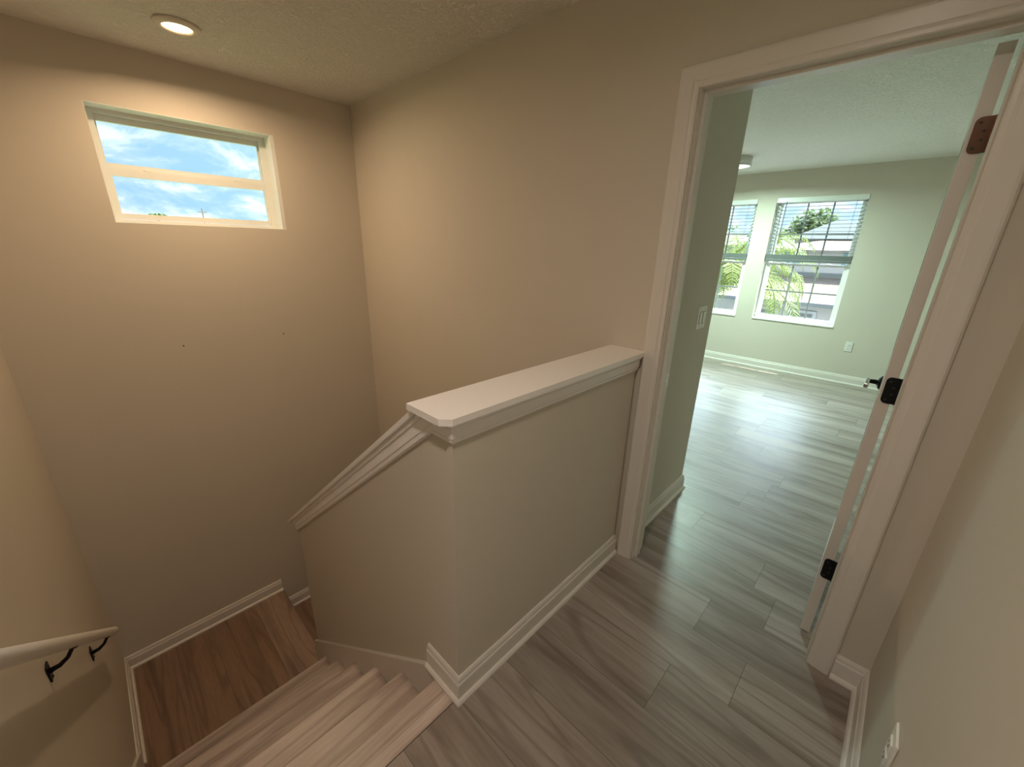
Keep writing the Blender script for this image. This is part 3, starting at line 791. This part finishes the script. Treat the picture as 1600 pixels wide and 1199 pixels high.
bm = bmesh.new(); hip(bm, 23.8, 33.4, -7.2, 5.4, 1.66, 2.55, 4.2); part('upper_roof', bm, tile_m, hs)
bm = bmesh.new(); hip(bm, 26.4, 31.6, .7, 4.6, 2.22, 3.35, 1.9); part('cupola_roof', bm, shing_m, hs)
bm = bmesh.new(); box(bm, 26.7, 31.3, 1.0, 4.3, 1.9, 2.25); part('cupola_wall', bm, stucco_m, hs)
for y in (3.25, .75, -2.2):
    bm = bmesh.new(); box(bm, 24.24, 24.299, y, y+1.1, .95, 1.62); f = part('house_window', bm, garage_m, hs)
    bm = bmesh.new(); box(bm, 24.22, 24.24, y+.07, y+.50, 1.0, 1.57); box(bm, 24.22, 24.24, y+.60, y+1.03, 1.0, 1.57); part('pane', bm, pane_far_m, f)
for y in (1.9, 3.35):
    bm = bmesh.new(); box(bm, 21.74, 21.8, y, y+1.25, GZ+.02, -.95); g = part('garage_door', bm, garage_m, hs)
    bm = bmesh.new()
    for i in range(4): box(bm, 21.725, 21.74, y+.08, y+1.17, GZ+.12+i*.52, GZ+.16+i*.52)
    box(bm, 21.72, 21.74, y+.15, y+1.1, -1.22, -1.08)
    part('panel_lines', bm, fascia_m, g)
h2 = tag(empty('house', (30, 12, GZ)), 'white house with small paned windows seen through the partly hidden window', 'house')
bm = bmesh.new(); box(bm, 26, 34, 6.6, 13.5, GZ, 1.9); part('wall', bm, stucco_m, h2)
bm = bmesh.new(); hip(bm, 25.5, 34.5, 6.1, 14, 1.85, 3.0, 3.2); part('roof', bm, tile_m, h2)
for y in (7.3, 8.6, 9.9):
    bm = bmesh.new(); box(bm, 25.95, 25.999, y, y+.8, .1, 1.35); f = part('house_window', bm, garage_m, h2)
    bm = bmesh.new()
    for i in range(2):
        for j in range(3): box(bm, 25.93, 25.95, y+.06+i*.37, y+.36+i*.37, .17+j*.39, .50+j*.39)
    part('panes', bm, pane_far_m, f)
# parked car on the drive
car = tag(empty('car', (17.3, 4.6, GZ+.03)), 'blue car parked in the street beyond the palm', 'car')
bm = bmesh.new()
cy0 = 3.1
prism(bm, [(0, .35), (.05, .78), (.9, .92), (1.45, 1.40), (2.9, 1.42), (3.6, 1.0), (4.2, .92), (4.3, .45), (4.2, .30), (.1, .28)], lambda a, b: (16.6, cy0+a, GZ+.03+b), lambda a, b: (18.1, cy0+a, GZ+.03+b))
bmesh.ops.bevel(bm, geom=list(bm.edges), offset=.06, segments=2, affect='EDGES')
part('body', bm, car_m, car)
bm = bmesh.new(); prism(bm, [(1.12, .98), (1.55, 1.33), (2.8, 1.35), (3.35, 1.0)], lambda a, b: (16.57, cy0+a, GZ+.03+b), lambda a, b: (18.13, cy0+a, GZ+.03+b)); part('side_glass', bm, pane_far_m, car)
for xx in (16.62, 17.9):
    for yy in (.8, 3.4):
        bm = bmesh.new(); lathe(bm, [(.0001, 0), (.31, 0), (.33, .03), (.33, .16), (.31, .19), (.0001, .19)], xx, cy0+yy, GZ+.03+.33, 24, 'X'); part('wheel', bm, tyre_m, car)

def leafy(bm, c, r, n, s, rnd, flat=.8):
    for _ in range(n):
        while True:
            p = Vector((rnd.uniform(-1, 1), rnd.uniform(-1, 1), rnd.uniform(-1, 1)))
            if .45 < p.length < 1: break
        bumpy = 1 + .22*math.sin(p.x*7+p.y*5)*math.cos(p.z*6)
        q = Vector(c) + Vector((p.x*r, p.y*r, p.z*r*flat))*bumpy
        a = Vector((rnd.uniform(-1, 1), rnd.uniform(-1, 1), rnd.uniform(-.6, .6))).normalized()*s*rnd.uniform(.6, 1.2)
        b = a.cross(Vector((rnd.uniform(-1, 1), rnd.uniform(-1, 1), 1))).normalized()*s*.5
        bm.faces.new([bm.verts.new(v) for v in (q-a, q+b, q+a, q-b)])
def tree(x, y, ztop, r, label, n=2600, s=.28, lobes=6, seed=1):
    rnd = random.Random(seed)
    o = tag(empty('tree', (x, y, GZ)), label, 'tree', 'trees beyond the houses')
    bm = bmesh.new(); tube(bm, [(x, y, GZ), (x+.1, y, GZ+2), (x, y+.1, ztop-r*1.2)], [.28, .2, .12], 10)
    for i in range(5):
        a = i*1.256; tube(bm, [(x, y, ztop-r*1.9), (x+math.cos(a)*r*.6, y+math.sin(a)*r*.6, ztop-r*.8)], [.1, .03], 6)
    part('trunk', bm, bark_m, o)
    bm = bmesh.new()
    for i in range(lobes):
        a = i*2*math.pi/lobes + rnd.random(); q = r*.5
        leafy(bm, (x+math.cos(a)*q, y+math.sin(a)*q, ztop-r*rnd.uniform(.55, 1.05)), r*.55, n//(lobes+1), s, rnd)
    leafy(bm, (x, y, ztop-r*.6), r*.6, n//(lobes+1), s, rnd)
    part('foliage', bm, tree_m, o)
tree(36, 4.9, 4.75, 1.7, 'round green tree rising behind the middle of the white roof', 1800, .2, 6, 2)
tree(40, 1.0, 4.6, 2.1, 'broad green tree behind the right end of the white roof', 2400, .22, 6, 3)
tree(43, 9.6, 4.2, 1.7, 'low green tree behind the left end of the white roof', 1400, .2, 5, 4)
tree(45, 16.5, 4.9, 3.6, 'wide green tree above the roof in the partly hidden window', 3200, .26, 7, 5)
tree(18.6, 6.9, .75, 1.1, 'low yellow-green tree beside the house with paned windows', 1700, .2, 5, 6)

def palm(x, y, zc, label, seed, nf=20, ln=2.6, lean=(0, 0)):
    rnd = random.Random(seed)
    o = tag(empty('palm_tree', (x, y, GZ)), label, 'palm tree')
    bm = bmesh.new(); tube(bm, [(x+lean[0], y+lean[1], GZ), (x+lean[0]*.5, y+lean[1]*.5, (GZ+zc)/2), (x, y, zc)], [.2, .15, .12], 14)
    part('trunk', bm, bark_m, o)
    for i in range(nf):
        az = i*2.39996; up = .95 - 1.0*(i/nf)          # upper ones rise, lower ones hang
        L_ = ln*rnd.uniform(.85, 1.08)
        hd = Vector((math.cos(az), math.sin(az), 0)); P = []; p = Vector((x, y, zc)); ang = math.radians(20+55*up)
        seg = 16
        for s_ in range(seg+1):
            P.append(p.copy()); t = s_/seg
            a2 = ang - t*t*math.radians(125) - t*math.radians(22)
            p = p + (hd*math.cos(a2) + Vector((0, 0, math.sin(a2))))*(L_/seg)
        bm = bmesh.new(); tube(bm, P, [.022*(1-.85*k_/seg)+.003 for k_ in range(seg+1)], 5)
        side = Vector((-hd.y, hd.x, 0))
        for k_ in range(2, seg*3):
            t = k_/(seg*3); f = t*seg; ii = min(int(f), seg-1); q = P[ii].lerp(P[ii+1], f-ii)
            tdir = (P[ii+1]-P[ii]).normalized()
            for sg in (-1, 1):
                ll_ = .62*math.sin(math.pi*min(1, t*.9+.12))**.7*rnd.uniform(.8, 1.1)
                d1 = (side*sg*.75 + tdir*.55 + Vector((0, 0, rnd.uniform(-.25, .15)))).normalized()
                mid = q + d1*ll_*.55; end = mid + (d1*.6 + Vector((0, 0, -.75))).normalized()*ll_*.5
                w = tdir*.014
                v = [bm.verts.new(z_) for z_ in (q-w, q+w, mid+w*.9, mid-w*.9, end)]
                bm.faces.new((v[0], v[1], v[2], v[3])); bm.faces.new((v[3], v[2], v[4]))
        part('frond', bm, palm_m, o)
palm(9.9, 2.75, .62, 'yellow-green feather palm arching across the bedroom windows', 3, 30, 3.0, (.2, .3))

# far treetop and pole beyond the stair window
o = tag(empty('palm_tree', (4.2, 40, GZ)), 'tiny distant palm top above the stair window sill', 'palm tree')
bm = bmesh.new(); tube(bm, [(4.2, 40, GZ), (4.22, 40, 3.0)], [.16, .09], 8); part('trunk', bm, bark_m, o)
bm = bmesh.new()
for i in range(11):
    a = i*.571; P = [Vector((4.22, 40, 3.0)) + Vector((math.cos(a)*t*.55, math.sin(a)*t*.55, .32*t-.36*t*t)) for t in (0, .4, .8, 1.2)]
    for q0, q1 in zip(P, P[1:]): tube(bm, [q0, q1], [.06, .04], 4)
part('crown', bm, tree_m, o)
o = tag(empty('utility_pole', (6.98, 40, GZ)), 'thin distant pole right of the palm top in the stair window', 'pole')
bm = bmesh.new(); tube(bm, [(6.98, 40, GZ), (6.98, 40, 3.65)], [.09, .035], 8); part('pole', bm, bark_m, o)
bm = bmesh.new(); box(bm, 6.68, 7.28, 39.97, 40.03, 3.35, 3.40); part('cross_arm', bm, bark_m, o)

# two small nails left in the stair window wall
for (x_, z_), w_ in (((-.240, .839), ''), ((.356, .839), '')):
    bm = bmesh.new(); lathe(bm, [(.0001, 0), (.0045, 0), (.0045, -.002), (.0001, -.003)], x_, YA-.0003, z_, 12, 'Y')
    o = link('nail', bm, slot_m); tag(o, 'tiny dark nail in the stair wall below the %s half of the window' % ('left' if x_ < 0 else 'right'), 'nail')
